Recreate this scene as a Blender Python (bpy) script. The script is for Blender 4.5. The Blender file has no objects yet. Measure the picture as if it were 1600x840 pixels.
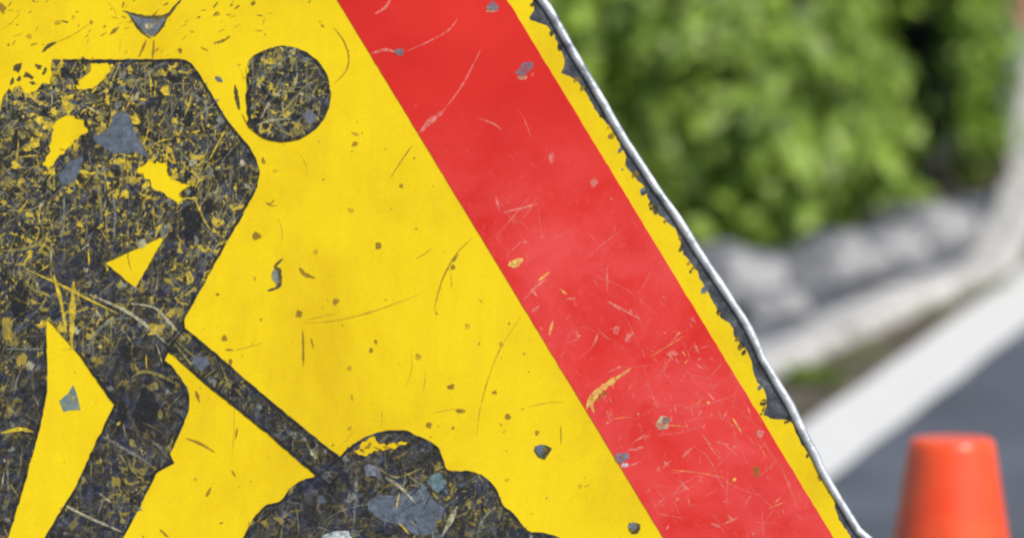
import bpy, bmesh, math, random
from mathutils import Vector, Matrix, noise
from mathutils.geometry import tessellate_polygon

sc = bpy.context.scene
R = math.radians
# ------------------------------------------------------------------ camera
PITCH = R(5.0)
CAM = Vector((0.0, 0.0, 1.01))
DIST = 3.0                      # metres from lens to sign face
S = 0.00028                     # metres on the sign face per reference unit
cd = bpy.data.cameras.new('camera')
cam = bpy.data.objects.new('camera', cd)
sc.collection.objects.link(cam)
cam.location = CAM
cam.rotation_euler = (R(90) - PITCH, 0, 0)
cd.sensor_width = 36.0
cd.lens = 36.0 * DIST / (1600 * S)
cd.clip_start = 0.05
cd.clip_end = 2000
cd.dof.use_dof = True
cd.dof.focus_distance = DIST
cd.dof.aperture_fstop = cd.lens / 15.5
sc.camera = cam
sc.cycles.filter_width = 2.3      # soft lens
FWD = Vector((0, math.cos(PITCH), -math.sin(PITCH)))
UP = Vector((0, math.sin(PITCH), math.cos(PITCH)))
RT = Vector((1, 0, 0))
# ------------------------------------------------------------------ sky and sun
SUN_EL, SUN_AZ = R(43), R(138)     # azimuth clockwise from +Y (view direction)
w = bpy.data.worlds.new('World'); sc.world = w; w.use_nodes = True
nt = w.node_tree
bg = nt.nodes['Background']
sky = nt.nodes.new('ShaderNodeTexSky'); sky.sky_type = 'NISHITA'
sky.sun_disc = False; sky.sun_elevation = SUN_EL; sky.sun_rotation = SUN_AZ
nt.links.new(sky.outputs[0], bg.inputs[0]); bg.inputs[1].default_value = 0.10
sl = bpy.data.lights.new('sun', 'SUN'); sl.energy = 4.0; sl.angle = R(0.53); sl.color = (1.0, 0.95, 0.88)
sun = bpy.data.objects.new('sun', sl); sc.collection.objects.link(sun)
to_sun = Vector((math.sin(SUN_AZ) * math.cos(SUN_EL), math.cos(SUN_AZ) * math.cos(SUN_EL), math.sin(SUN_EL)))
sun.rotation_euler = to_sun.to_track_quat('Z', 'Y').to_euler()
sun.location = (3, -3, 6)
vs = sc.view_settings
vs.view_transform = 'Standard'; vs.look = 'None'; vs.exposure = 0.20; vs.gamma = 1.0
vs.use_curve_mapping = False
# ------------------------------------------------------------------ helpers
def link(o):
    sc.collection.objects.link(o); return o
def tag(o, label=None, cat=None, group=None, kind=None):
    if label: o['label'] = label
    if cat: o['category'] = cat
    if group: o['group'] = group
    if kind: o['kind'] = kind
    return o
def empty(name, loc, **k):
    o = link(bpy.data.objects.new(name, None)); o.location = loc; o.empty_display_size = 0.1
    return tag(o, **k)
def wloc(o):
    v = Vector(o.location)
    return v + wloc(o.parent) if o.parent else v
def obj(name, verts, faces, mats, parent=None, smooth=False, midx=None):
    """one mesh object; verts in world space"""
    me = bpy.data.meshes.new(name)
    off = wloc(parent) if parent else Vector((0, 0, 0))
    me.from_pydata([tuple(Vector(v) - off) for v in verts], [], faces)
    for m in (mats if isinstance(mats, (list, tuple)) else [mats]): me.materials.append(m)
    if midx: me.polygons.foreach_set('material_index', midx)
    if smooth: me.polygons.foreach_set('use_smooth', [True] * len(me.polygons))
    me.update()
    o = link(bpy.data.objects.new(name, me)); o.parent = parent
    return o
def at(px, py, z=0.0):
    """point at height z seen in the direction of reference coordinates px, py"""
    d = RT * ((px - 800) * S) + UP * ((420 - py) * S) + FWD * DIST
    return CAM + d * ((z - CAM.z) / d.z)
# ------------------------------------------------------------------ materials
class NT:
    def __init__(s, name):
        s.m = bpy.data.materials.new(name); s.m.use_nodes = True
        s.t = s.m.node_tree; s.b = s.t.nodes['Principled BSDF']
        s.tc = s.t.nodes.new('ShaderNodeTexCoord')
    def n(s, t, **k):
        x = s.t.nodes.new('ShaderNode' + t)
        for a, v in k.items(): setattr(x, a, v)
        return x
    def l(s, a, b): s.t.links.new(a, b)
    def noise(s, scale, detail=4, rough=0.6, vec=None, dist=0.0, dim='3D'):
        x = s.n('TexNoise'); x.inputs['Scale'].default_value = scale
        x.inputs['Detail'].default_value = detail; x.inputs['Roughness'].default_value = rough
        x.inputs['Distortion'].default_value = dist
        s.l(vec if vec is not None else s.tc.outputs['Object'], x.inputs['Vector'])
        return x.outputs['Fac']
    def mapping(s, rot=(0, 0, 0), scale=(1, 1, 1)):
        x = s.n('Mapping', vector_type='TEXTURE'); scale = tuple(1.0 / v for v in scale); x.inputs['Rotation'].default_value = rot; x.inputs['Scale'].default_value = scale
        s.l(s.tc.outputs['Object'], x.inputs['Vector']); return x.outputs['Vector']
    def ramp(s, fac, stops):
        x = s.n('ValToRGB'); e = x.color_ramp.elements
        while len(e) < len(stops): e.new(0.5)
        for el, (p, c) in zip(e, stops):
            el.position = p
            el.color = (c, c, c, 1) if isinstance(c, (int, float)) else (*c, 1)
        s.l(fac, x.inputs['Fac']); return x.outputs['Color']
    def mix(s, fac, a, b, mode='MIX'):
        x = s.n('Mix', data_type='RGBA', blend_type=mode)
        for sock, v in ((x.inputs['Factor'], fac), (x.inputs['A'], a), (x.inputs['B'], b)):
            if isinstance(v, bpy.types.NodeSocket): s.l(v, sock)
            elif isinstance(v, (int, float)): sock.default_value = v
            else: sock.default_value = (*v, 1)
        return x.outputs['Result']
    def math(s, op, a, b=0.0):
        x = s.n('Math', operation=op)
        for sock, v in zip(x.inputs, (a, b)):
            if isinstance(v, bpy.types.NodeSocket): s.l(v, sock)
            else: sock.default_value = v
        return x.outputs[0]
    def bump(s, h, strength=0.2, dist=0.001):
        x = s.n('Bump'); x.inputs['Strength'].default_value = strength; x.inputs['Distance'].default_value = dist
        s.l(h, x.inputs['Height']); s.l(x.outputs[0], s.b.inputs['Normal'])
    def fin(s, col=None, rough=0.5, metal=0.0, spec=0.5):
        if col is not None:
            if isinstance(col, bpy.types.NodeSocket): s.l(col, s.b.inputs['Base Color'])
            else: s.b.inputs['Base Color'].default_value = (*col, 1)
        if isinstance(rough, bpy.types.NodeSocket): s.l(rough, s.b.inputs['Roughness'])
        else: s.b.inputs['Roughness'].default_value = rough
        if isinstance(metal, bpy.types.NodeSocket): s.l(metal, s.b.inputs['Metallic'])
        else: s.b.inputs['Metallic'].default_value = metal
        s.b.inputs['Specular IOR Level'].default_value = spec
        return s.m

def m_yellow():
    a = NT('yellow_sheeting')
    c = a.ramp(a.noise(9, 6, 0.65, dist=0.4), [(0.32, (0.67, 0.445, 0.004)), (0.5, (0.80, 0.580, 0.004)), (0.68, (0.85, 0.640, 0.005))])
    streak = a.ramp(a.noise(1.0, 3, 0.6, a.mapping((0, 0.06, 0), (160, 1, 9))), [(0.40, 0.0), (0.75, 0.16)])
    c = a.mix(streak, c, (0.60, 0.38, 0.02))
    grime = a.ramp(a.noise(380, 5, 0.75), [(0.62, 0.0), (0.78, 0.5)])
    grime = a.math('MULTIPLY', grime, a.ramp(a.noise(12, 4, 0.6), [(0.38, 0.1), (0.62, 1.0)]))
    c = a.mix(grime, c, (0.36, 0.22, 0.02))
    mott = a.ramp(a.noise(1300, 2, 0.5), [(0.3, 0.90), (0.7, 1.0)])
    c = a.mix(1.0, c, mott, 'MULTIPLY')
    a.bump(a.noise(500, 4, 0.65), 0.10, 0.0005)
    return a.fin(c, a.ramp(a.noise(60, 4), [(0.3, 0.42), (0.7, 0.62)]), 0, 0.18)
def m_red():
    a = NT('red_sheeting')
    base = a.ramp(a.noise(18, 4), [(0.3, (0.55, 0.016, 0.012)), (0.7, (0.65, 0.026, 0.018))])
    # scuffed, faded film and a painted pinkish sheen, stronger towards the band's lower part
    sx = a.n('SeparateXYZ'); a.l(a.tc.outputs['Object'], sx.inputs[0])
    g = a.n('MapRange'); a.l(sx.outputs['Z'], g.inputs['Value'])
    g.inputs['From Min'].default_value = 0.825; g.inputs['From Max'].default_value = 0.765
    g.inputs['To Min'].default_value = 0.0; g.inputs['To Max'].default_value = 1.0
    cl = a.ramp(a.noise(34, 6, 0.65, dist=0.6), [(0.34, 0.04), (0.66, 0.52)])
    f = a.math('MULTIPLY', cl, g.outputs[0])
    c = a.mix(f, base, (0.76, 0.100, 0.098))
    for rot, sc_ in ((0.5, (1500, 1, 150)), (-0.7, (1300, 1, 120)), (1.25, (1400, 1, 140)), (-0.2, (1300, 1, 130))):
        v = a.mapping((0, rot, 0), sc_)
        k = a.ramp(a.noise(1.0, 2, 0.5, v), [(0.66, 0.0), (0.78, 0.34)])
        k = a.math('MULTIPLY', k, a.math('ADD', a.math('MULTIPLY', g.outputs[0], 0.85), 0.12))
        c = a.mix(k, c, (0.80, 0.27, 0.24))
    a.bump(a.noise(600, 3, 0.6), 0.06, 0.0004)
    return a.fin(c, a.ramp(a.noise(70, 4), [(0.3, 0.42), (0.7, 0.6)]), 0, 0.2)
def m_black():
    a = NT('scratched_black_film')
    n1 = a.noise(210, 4, 0.7, dist=1.2)
    c = a.ramp(n1, [(0.36, (0.009, 0.009, 0.011)), (0.50, (0.022, 0.022, 0.025)), (0.60, (0.048, 0.050, 0.054)), (0.70, (0.11, 0.105, 0.085)), (0.80, (0.20, 0.19, 0.13))])
    tint = a.ramp(a.noise(150, 3, 0.6), [(0.36, (0.80, 0.92, 1.55)), (0.48, (0.95, 1.0, 1.12)), (0.58, (1.15, 1.0, 0.72)), (0.68, (1.0, 1.02, 0.9))])
    c = a.mix(1.0, c, tint, 'MULTIPLY')
    sx = a.n('SeparateXYZ'); a.l(a.tc.outputs['Object'], sx.inputs[0])
    g = a.n('MapRange'); a.l(sx.outputs['Z'], g.inputs['Value'])      # rubbed hardest around the shoulders
    for nm, v in (('From Min', 0.69), ('From Max', 0.79), ('To Min', 0.45), ('To Max', 1.35)): g.inputs[nm].default_value = v
    wear = a.math('MULTIPLY', a.ramp(a.noise(26, 4, 0.65), [(0.40, 0.15), (0.58, 1.0)]), g.outputs[0])
    for rot, sc_, col, th in ((0.45, (1000, 1, 60), (0.36, 0.30, 0.07), 0.60), (-0.75, (1100, 1, 65), (0.24, 0.24, 0.14), 0.61), (1.5, (1000, 1, 60), (0.33, 0.27, 0.07), 0.62),
                              (0.0, (900, 1, 55), (0.30, 0.27, 0.10), 0.60), (0.95, (1100, 1, 60), (0.20, 0.22, 0.21), 0.60), (-1.2, (560, 1, 90), (0.010, 0.009, 0.010), 0.58)):
        v = a.mapping((0, rot, 0), sc_)
        k = a.ramp(a.noise(1.0, 2, 0.55, v, 0.5), [(th, 0.0), (th + 0.08, 0.62)])
        c = a.mix(a.math('MULTIPLY', k, wear), c, col)
    chips = a.ramp(a.noise(170, 3, 0.6, dist=1.2), [(0.59, 0.0), (0.62, 0.95)])
    c = a.mix(a.math('MULTIPLY', chips, wear), c, (0.50, 0.37, 0.04))
    specks = a.ramp(a.noise(520, 3, 0.65), [(0.595, 0.0), (0.645, 0.85)])
    c = a.mix(a.math('MULTIPLY', specks, wear), c, (0.52, 0.39, 0.03))
    a.bump(n1, 0.2, 0.0004)
    return a.fin(c, 0.55, 0, 0.25)
def m_simple(name, col, rough=0.55, metal=0.0, var=0.25, scale=300, spec=0.4, worn=None):
    a = NT(name)
    lo = tuple(x * (1 - var) for x in col); hi = tuple(min(1, x * (1 + var)) for x in col)
    m = a.fin(a.ramp(a.noise(scale, 3, 0.6), [(0.3, lo), (0.7, hi)]), rough, metal, spec)
    if worn:          # patchy mark: film only partly rubbed through
        k = a.ramp(a.noise(520, 4, 0.65), [(0.34, worn[0]), (0.62, worn[1])])
        a.l(k, a.b.inputs['Alpha'])
    return m
def m_panel():
    a = NT('weathered_panel_metal')
    c = a.ramp(a.noise(220, 5, 0.7), [(0.35, (0.022, 0.025, 0.028)), (0.55, (0.07, 0.078, 0.088)), (0.75, (0.20, 0.21, 0.22))])
    return a.fin(c, 0.5, 0.25, 0.5)
def m_rim():
    a = NT('aluminium_rim')
    c = a.ramp(a.noise(90, 6, 0.7), [(0.36, (0.16, 0.18, 0.21)), (0.48, (0.44, 0.46, 0.49)), (0.66, (0.62, 0.64, 0.66))])
    a.bump(a.noise(160, 4, 0.6), 0.35, 0.002)
    return a.fin(c, 0.42, 0.35, 0.5)
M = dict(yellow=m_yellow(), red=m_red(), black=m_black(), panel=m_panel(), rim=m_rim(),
    ex_yellow=m_simple('exposed_yellow', (0.66, 0.48, 0.03), worn=(0.35, 1.0)), ex_olive=m_simple('olive_scratch', (0.30, 0.25, 0.07), worn=(0.15, 0.95)),
    ex_grey=m_simple('grey_scratch', (0.22, 0.23, 0.20), worn=(0.1, 0.85)), pale=m_simple('pale_scratch', (0.48, 0.44, 0.28), worn=(0.15, 0.95)),
    brown=m_simple('brown_mark', (0.26, 0.15, 0.012), worn=(0.35, 0.95)), faint=m_simple('faint_line', (0.50, 0.33, 0.015), worn=(0.15, 0.8)),
    dark=m_simple('dark_mark', (0.045, 0.042, 0.022), worn=(0.45, 1.0)), black2=m_simple('dark_film', (0.012, 0.012, 0.014), worn=(0.1, 1.0)),
    pink=m_simple('pink_scratch', (0.80, 0.30, 0.25), worn=(0.08, 0.7)), paleyel=m_simple('pale_yellow_scrape', (0.82, 0.52, 0.12), worn=(0.2, 0.95)),
    chip=m_simple('blue_grey_chip', (0.17, 0.18, 0.22), worn=(0.3, 1.0)), greyp=m_simple('bare_grey_patch', (0.115, 0.14, 0.18), 0.5, 0.1, 0.35, 250, worn=(0.55, 1.0)),
    white=m_simple('white_chip', (0.55, 0.60, 0.62), worn=(0.2,1.0)), teal=m_simple('teal_chip', (0.12, 0.20, 0.23), worn=(0.4, 1.0)),
    steel=m_simple('galvanised_steel', (0.35, 0.36, 0.37), 0.45, 0.6))

# ================================================================== ROADWORK SIGN
random.seed(7)
ORG = CAM + FWD * DIST
NRM = -FWD
def P(p, h=0.0):
    return ORG + RT * ((p[0] - 800) * S) + UP * ((420 - p[1]) * S) + NRM * h
C0 = (255.0, 802.0); RHO = 876.0
def edge_ang(k): return R(31.27 + 120 * k)          # 0 right edge, 1 left edge, 2 bottom edge
def tri(offset, rc, fn=None, step=14.0):
    """rounded-triangle outline (reference units, y down), outward offset from the red band's outer edge"""
    pts = []
    for k in range(3):
        a = edge_ang(k)
        n = (math.cos(a), -math.sin(a)); d = (-math.sin(a), -math.cos(a))     # d runs towards the next edge
        rho = RHO + offset; hl = math.sqrt(3) * (rho - rc)
        m = max(2, int(2 * hl / step))
        for i in range(m + 1):
            t = -hl + 2 * hl * i / m
            o = rho + (fn(k, t) if fn else 0)
            pts.append((C0[0] + n[0] * o + d[0] * t, C0[1] + n[1] * o + d[1] * t))
        cx, cy = C0[0] + n[0] * (rho - rc) + d[0] * hl, C0[1] + n[1] * (rho - rc) + d[1] * hl
        for i in range(1, 12):
            b = a + R(120) * i / 12
            pts.append((cx + math.cos(b) * rc, cy - math.sin(b) * rc))
    return pts
A0 = edge_ang(0); N0 = (math.cos(A0), -math.sin(A0)); D0 = (-math.sin(A0), -math.cos(A0))
def to_edge(p):
    q = (p[0] - C0[0], p[1] - C0[1])
    return (q[0] * D0[0] + q[1] * D0[1], q[0] * N0[0] + q[1] * N0[1] - RHO)
def from_edge(t, o): return (C0[0] + N0[0] * (RHO + o) + D0[0] * t, C0[1] + N0[1] * (RHO + o) + D0[1] * t)
# worn outer edge of the yellow film and the bent rim, measured along the right edge
RAG = [(828, -4), (831, 20), (823, 31), (838, 38), (850, 43), (862, 58), (872, 75), (878, 88), (879, 100), (873, 117), (885, 121), (903, 130), (913, 150),
  (922, 165), (935, 183), (948, 200), (963, 222), (975, 245), (973, 263), (985, 272), (1003, 292), (1008, 312), (1030, 340), (1052, 362), (1063, 385), (1064, 399),
  (1070, 405), (1086, 424), (1100, 455), (1117, 483), (1124, 499), (1140, 511), (1144, 526), (1151, 533), (1167, 554), (1172, 574), (1182, 598), (1192, 615),
  (1195, 635), (1190, 648), (1199, 664), (1208, 657), (1222, 655), (1233, 662), (1240, 675), (1250, 695), (1265, 720), (1280, 745), (1298, 775), (1304, 798), (1308, 815), (1325, 838), (1345, 868)]
RIMP = [(853, -6), (899, 75), (929, 125), (976, 207), (1017, 270), (1055, 325), (1091, 380), (1130, 440), (1173, 505), (1196, 555), (1239, 628), (1293, 738), (1357, 842)]
rag_t = sorted(to_edge(p) for p in RAG); rim_t = sorted(to_edge(p) for p in RIMP)
def interp(tab, t):
    for (t0, o0), (t1, o1) in zip(tab, tab[1:]):
        if t0 <= t <= t1: return o0 + (o1 - o0) * (t - t0) / max(1e-6, t1 - t0)
    return None
def n1(x, s=0): return noise.noise(Vector((x, s * 7.7, 0.3)))
def rag_fn(k, t):
    if k == 0:
        v = interp(rag_t, t)
        if v is not None: return v - 28 + n1(t * 0.3, 3) * 2.5 + 2.6 * abs(math.sin(t / 19.0))
    return 6 * n1(t * 0.02, k + 1) + 5 * n1(t * 0.07, k + 4) + 4 * n1(t * 0.2, k + 8) - 4
def rim_fn(k, t):
    if k == 0:
        v = interp(rim_t, t)
        if v is not None: return v - 52 + n1(t * 0.04, 5) * 1.2
        return 2.5 * n1(t * 0.01, 9)
    return 3 * n1(t * 0.006, k + 2)
def film(name, outer, holes, h0, h1, mat, parent, walls=True):
    loops = [outer] + holes
    flat = [p for lp in loops for p in lp]
    tris = tessellate_polygon([[Vector((x, -y, 0)) for x, y in lp] for lp in loops])
    V = [P(p, h1) for p in flat]; F = []
    for t in tris:
        a, b, c = (flat[i] for i in t)
        ar = (b[0] - a[0]) * (c[1] - a[1]) - (b[1] - a[1]) * (c[0] - a[0])
        if abs(ar) < 1e-9: continue
        F.append(tuple(t) if ar < 0 else tuple(reversed(t)))
    if walls:
        nb = len(V); V += [P(p, h0) for p in flat]; s = 0
        for lp in loops:
            m = len(lp)
            for i in range(m):
                j = (i + 1) % m
                F.append((s + i, s + j, nb + s + j, nb + s + i))
            s += m
    return obj(name, V, F, mat, parent)
def rough(pts, step=7, amp=1.1, closed=True, seed=0):
    out = []; n = len(pts)
    for i in range(n if closed else n - 1):
        a, b = pts[i], pts[(i + 1) % n]
        L = math.dist(a, b); m = max(1, int(L / step))
        nx, ny = (b[1] - a[1]) / max(L, 1e-6), -(b[0] - a[0]) / max(L, 1e-6)
        for j in range(m):
            t = j / m
            x, y = a[0] + (b[0] - a[0]) * t, a[1] + (b[1] - a[1]) * t
            d = amp * (noise.noise(Vector((x * 0.09, y * 0.09, seed))) + 0.8 * noise.noise(Vector((x * 0.3, y * 0.3, seed + 5))))
            out.append((x + nx * d, y + ny * d))
    return out
def inside(p, poly):
    x, y = p; r = False; n = len(poly)
    for i in range(n):
        (x0, y0), (x1, y1) = poly[i], poly[i - 1]
        if (y0 > y) != (y1 > y) and x < (x1 - x0) * (y - y0) / (y1 - y0) + x0: r = not r
    return r
class Marks:
    """thin flat scratches and chips gathered into one mesh, several materials"""
    def __init__(s, names): s.names = names; s.V = []; s.F = []; s.I = []
    def stroke(s, pts, wd, mat, h, taper=True, curve=True):
        if curve and len(pts) > 2:
            q = []
            ext = [pts[0]] + list(pts) + [pts[-1]]
            for i in range(1, len(ext) - 2):
                p0, p1, p2, p3 = ext[i - 1:i + 3]
                for j in range(5):
                    t = j / 5
                    q.append(tuple(0.5 * (2 * p1[k] + (p2[k] - p0[k]) * t + (2 * p0[k] - 5 * p1[k] + 4 * p2[k] - p3[k]) * t * t + (3 * p1[k] - p0[k] - 3 * p2[k] + p3[k]) * t ** 3) for k in (0, 1)))
            q.append(pts[-1]); pts = q
        elif len(pts) == 2:
            a, b = pts; pts = [(a[0] + (b[0] - a[0]) * i / 4, a[1] + (b[1] - a[1]) * i / 4) for i in range(5)]
        n = len(pts); b0 = len(s.V)
        for i, p in enumerate(pts):
            a, b = pts[max(0, i - 1)], pts[min(n - 1, i + 1)]
            L = math.dist(a, b) or 1
            nx, ny = -(b[1] - a[1]) / L, (b[0] - a[0]) / L
            f = (0.25 + 0.75 * math.sin(math.pi * i / (n - 1))) if taper else 1
            ww = wd * 0.5 * f * random.uniform(0.65, 1.25)
            s.V += [P((p[0] + nx * ww, p[1] + ny * ww), h), P((p[0] - nx * ww, p[1] - ny * ww), h)]
        for i in range(n - 1):
            s.F.append((b0 + 2 * i, b0 + 2 * i + 1, b0 + 2 * i + 3, b0 + 2 * i + 2)); s.I.append(s.names.index(mat))
    def blob(s, c, rx, ry, ang, mat, h, n=9, jag=0.35):
        b0 = len(s.V); s.V.append(P(c, h)); ca, sa = math.cos(ang), math.sin(ang)
        for i in range(n):
            a = -2 * math.pi * i / n; r = 1 + random.uniform(-jag, jag)
            x, y = rx * r * math.cos(a), ry * r * math.sin(a)
            s.V.append(P((c[0] + x * ca - y * sa, c[1] + x * sa + y * ca), h))
        for i in range(n):
            s.F.append((b0, b0 + 1 + i, b0 + 1 + (i + 1) % n)); s.I.append(s.names.index(mat))
    def poly(s, pts, mat, h):
        b0 = len(s.V); s.V += [P(p, h) for p in pts]
        for t in tessellate_polygon([[Vector((x, -y, 0)) for x, y in pts]]):
            s.F.append(tuple(b0 + i for i in t)); s.I.append(s.names.index(mat))
    def build(s, name, parent):
        o = obj(name, s.V, s.F, [M[n] for n in s.names], parent, midx=s.I); o['kind'] = 'stuff'; return o

base = P((255, 1750)); 
sign = empty('roadwork_sign', (base.x, base.y, 0.0),
    label='scratched yellow triangular roadworks sign with red border and black digging worker', cat='road sign')
# metal panel, 2 mm, and its rolled rim
pan = tri(44, 135, rim_fn)
o = film('metal_panel', pan, [], -0.002, 0.0, M['panel'], sign)
bk = [P(p, -0.002) for p in pan]
obj('panel_back', bk, [tuple(reversed(t)) for t in tessellate_polygon([[Vector((x, -y, 0)) for x, y in pan]])], M['steel'], sign)
rp = tri(45.5, 136, rim_fn, 22); V = []; F = []; n = len(rp); q = 8
for i, p in enumerate(rp):
    a, b = rp[i - 1], rp[(i + 1) % n]; L = math.dist(a, b)
    nx, ny = -(b[1] - a[1]) / L, (b[0] - a[0]) / L
    rr = 6.6 + 1.4 * n1(i * 0.45, 2)
    for j in range(q):
        t = 2 * math.pi * j / q
        V.append(P((p[0] + nx * rr * math.cos(t), p[1] + ny * rr * math.cos(t)), 0.0002 + 0.0013 * math.sin(t)))
for i in range(n):
    for j in range(q):
        F.append((i * q + j, i * q + (j + 1) % q, ((i + 1) % n) * q + (j + 1) % q, ((i + 1) % n) * q + j))
obj('rim', V, F, M['rim'], sign, smooth=True)
H1, H2 = 0.00025, 0.0005
yel = film('yellow_sheeting', tri(30, 120, rag_fn, 5), [], 0, H1, M['yellow'], sign)
ro = rough(tri(0, 91, None, 60), 9, 0.9, seed=2); ri = rough(tri(-227.5, 26, None, 60), 9, 0.7, seed=4)
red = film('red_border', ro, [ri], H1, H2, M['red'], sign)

# ---- worker symbol outlines
BODY = [(82, 93), (150, 93), (280, 92), (290, 94), (299, 99), (307, 108), (318, 126), (338, 160), (360, 194), (376, 213), (390, 230), (400, 247), (405, 263), (406, 277), (402, 292), (393, 310), (372, 348), (330, 424), (288, 500),
  (290, 514), (264, 549), (258, 562), (268, 571), (282, 588), (292, 605), (296, 622), (295, 640), (287, 662), (275, 690), (266, 708), (269, 717), (273, 723), (262, 728), (245, 738), (215, 798), (192, 842), (120, 980), (60, 1100), (150, 1135), (150, 1165), (-60, 1165),
  (-30, 1060), (30, 915), (68, 842), (121, 755), (151, 688), (178, 632), (125, 556), (73, 497), (74, 612), (62, 670), (38, 758), (13, 840), (-40, 990), (-95, 1110), (-20, 1135), (-20, 1165), (-230, 1165),
  (-200, 1080), (-140, 900), (-95, 720), (-85, 560), (-70, 400), (-40, 290), (-8, 205), (6, 150), (14, 138), (20, 146), (30, 134), (42, 146), (58, 142), (66, 130), (78, 132), (88, 120), (80, 108)]
HOLES = [[(165, 411), (212, 450), (259, 367)],
  [(86, 190), (108, 178), (130, 188), (138, 204), (106, 230), (90, 250), (74, 263), (67, 259), (80, 228)],
  [(214, 263), (238, 250), (262, 252), (263, 274), (284, 286), (299, 288), (288, 306), (279, 320), (266, 306), (245, 298)],
  [(142, 99), (168, 97), (176, 108), (160, 124), (146, 140), (118, 139), (122, 126), (140, 112)]]
HANDLE = [(284, 508), (330, 545), (400, 606), (470, 664), (528, 711), (545, 730), (515, 762), (492, 741), (417, 676), (360, 630), (320, 599), (287, 569), (262, 547), (256, 536)]
HEAD = [(442 + 75 * math.cos(-a * math.pi / 24), 147 + 75 * math.sin(-a * math.pi / 24)) for a in range(48)]
HEAP = [(494, 742), (530, 713), (542, 701), (556, 691), (576, 680), (600, 673), (632, 672), (652, 680), (670, 688), (684, 698), (692, 714), (698, 732), (716, 735), (738, 736), (760, 746), (776, 764), (786, 788),
  (803, 801), (814, 816), (828, 830), (850, 832), (885, 848), (930, 920), (985, 1000), (1040, 1120), (1060, 1165), (250, 1165), (290, 1040), (330, 900), (378, 842), (392, 815), (414, 790), (438, 782), (452, 764), (474, 748)]
HEAPH = [rough([(550, 706), (562, 698), (566, 689), (576, 684), (584, 680), (588, 686), (594, 692), (608, 695), (616, 690), (626, 691), (641, 684), (634, 692), (618, 698), (602, 703), (588, 703), (572, 712)], 3, 4.0, seed=12)]
def smooth_loop(pts, m=5):
    n = len(pts); q = []
    for i in range(n):
        p0, p1, p2, p3 = pts[i - 1], pts[i], pts[(i + 1) % n], pts[(i + 2) % n]
        for j in range(m):
            t = j / m
            q.append(tuple(0.5 * (2 * p1[k] + (p2[k] - p0[k]) * t + (2 * p0[k] - 5 * p1[k] + 4 * p2[k] - p3[k]) * t * t + (3 * p1[k] - p0[k] - 3 * p2[k] + p3[k]) * t ** 3) for k in (0, 1)))
    return q
bodyp = rough(BODY, 7, 1.4, seed=1); holep = [rough(h, 4, (1.2 if i == 0 else 4.0), seed=9 + i) for i, h in enumerate(HOLES)]
handp = rough(HANDLE, 7, 1.2, seed=3); headp = rough([(max(x, 386 + 5.0 * n1(y * 0.09, 6) + abs(y - 150) * 0.05), y) for x, y in HEAD], 6, 1.3, seed=6); heapp = rough(smooth_loop(HEAP), 5, 1.0, seed=8)
body = film('worker_body', bodyp, holep, H1, H2, M['black'], sign)
handle = film('shovel_handle', handp, [], H1, H2 + 0.00005, M['black'], sign)
head = film('worker_head', headp, [], H1, H2, M['black'], sign)
heap = film('dirt_heap', heapp, HEAPH, H1, H2, M['black'], sign)

HM = H2 + 0.00008
KEYS = ['ex_yellow', 'ex_olive', 'ex_grey', 'pale', 'black2', 'greyp', 'white', 'teal', 'yellow', 'chip']
def dark_edge(mk, loop, keep=0.75, wd=5.0, seed=0):
    n = len(loop); run = []
    cx = lambda i: loop[i % n]
    for i in range(n + 1):
        a, b = cx(i - 1), cx(i + 1); L = math.dist(a, b) or 1
        nx, ny = (b[1] - a[1]) / L, -(b[0] - a[0]) / L
        p = cx(i); q = (p[0] + nx * wd * 0.5, p[1] + ny * wd * 0.5)
        if not inside(q, loop): q = (p[0] - nx * wd * 0.5, p[1] - ny * wd * 0.5)
        on = noise.noise(Vector((p[0] * 0.03, p[1] * 0.03, seed))) < keep - 0.5
        if on: run.append(q)
        if (not on or i == n) and run:
            if len(run) > 2: mk.stroke(run, wd, 'black2', HM + 0.00012, taper=False, curve=False)
            run = []
def scratch_fill(mk, outer, holes, box, ns, nb, wmul=1.0, pal=None, avoid=()):
    def ok(p): return inside(p, outer) and not any(inside(p, h) for h in holes) and not any(inside(p, h) for h in avoid)
    pal = pal or [('ex_yellow', 3), ('ex_olive', 5), ('ex_grey', 4), ('pale', 1.6), ('black2', 4)]
    names = [a for a, _ in pal]; wts = [b for _, b in pal]
    def rp():
        for _ in range(200):
            p = (random.uniform(box[0], box[2]), random.uniform(box[1], box[3]))
            if ok(p): return p
        return None
    for i in range(ns):
        p = rp()
        if not p: continue
        ang = random.choice([random.uniform(0, 6.28), random.gauss(0.75, 0.35), random.gauss(-0.9, 0.3), random.gauss(1.55, 0.2)])
        L = random.choice([12, 18, 26, 40, 60]) * random.uniform(0.6, 1.3); bend = random.uniform(-0.012, 0.012)
        pts = [p]; st = max(3.0, L / 8)
        while len(pts) < 9:
            ang += bend * st + random.uniform(-0.05, 0.05)
            nx = (pts[-1][0] + math.cos(ang) * st, pts[-1][1] + math.sin(ang) * st)
            if not ok(nx): break
            pts.append(nx)
        if len(pts) < 3: continue
        k = random.choices(names, wts)[0]
        mk.stroke(pts, random.choice([1.0, 1.4, 2.0, 2.8]) * wmul, k, HM + (0.00003 if k == 'black2' else 0) + random.random() * 0.00002, curve=False)
    for i in range(nb):
        p = rp()
        if not p: continue
        r = random.choice([1.5, 2.2, 3.2, 5, 7]) * wmul
        k = random.choices(names, wts)[0]
        mk.blob(p, r, r * random.uniform(0.4, 1), random.uniform(0, 3.1), k, HM + 0.00004 + random.random() * 0.00002, 10, 0.6)
mk = Marks(KEYS)
mk.poly(rough([(180, 176), (200, 178), (207, 200), (226, 232), (231, 243), (205, 239), (176, 240), (160, 228), (145, 214), (168, 205)], 4, 3), 'greyp', HM + 0.00014)
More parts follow.
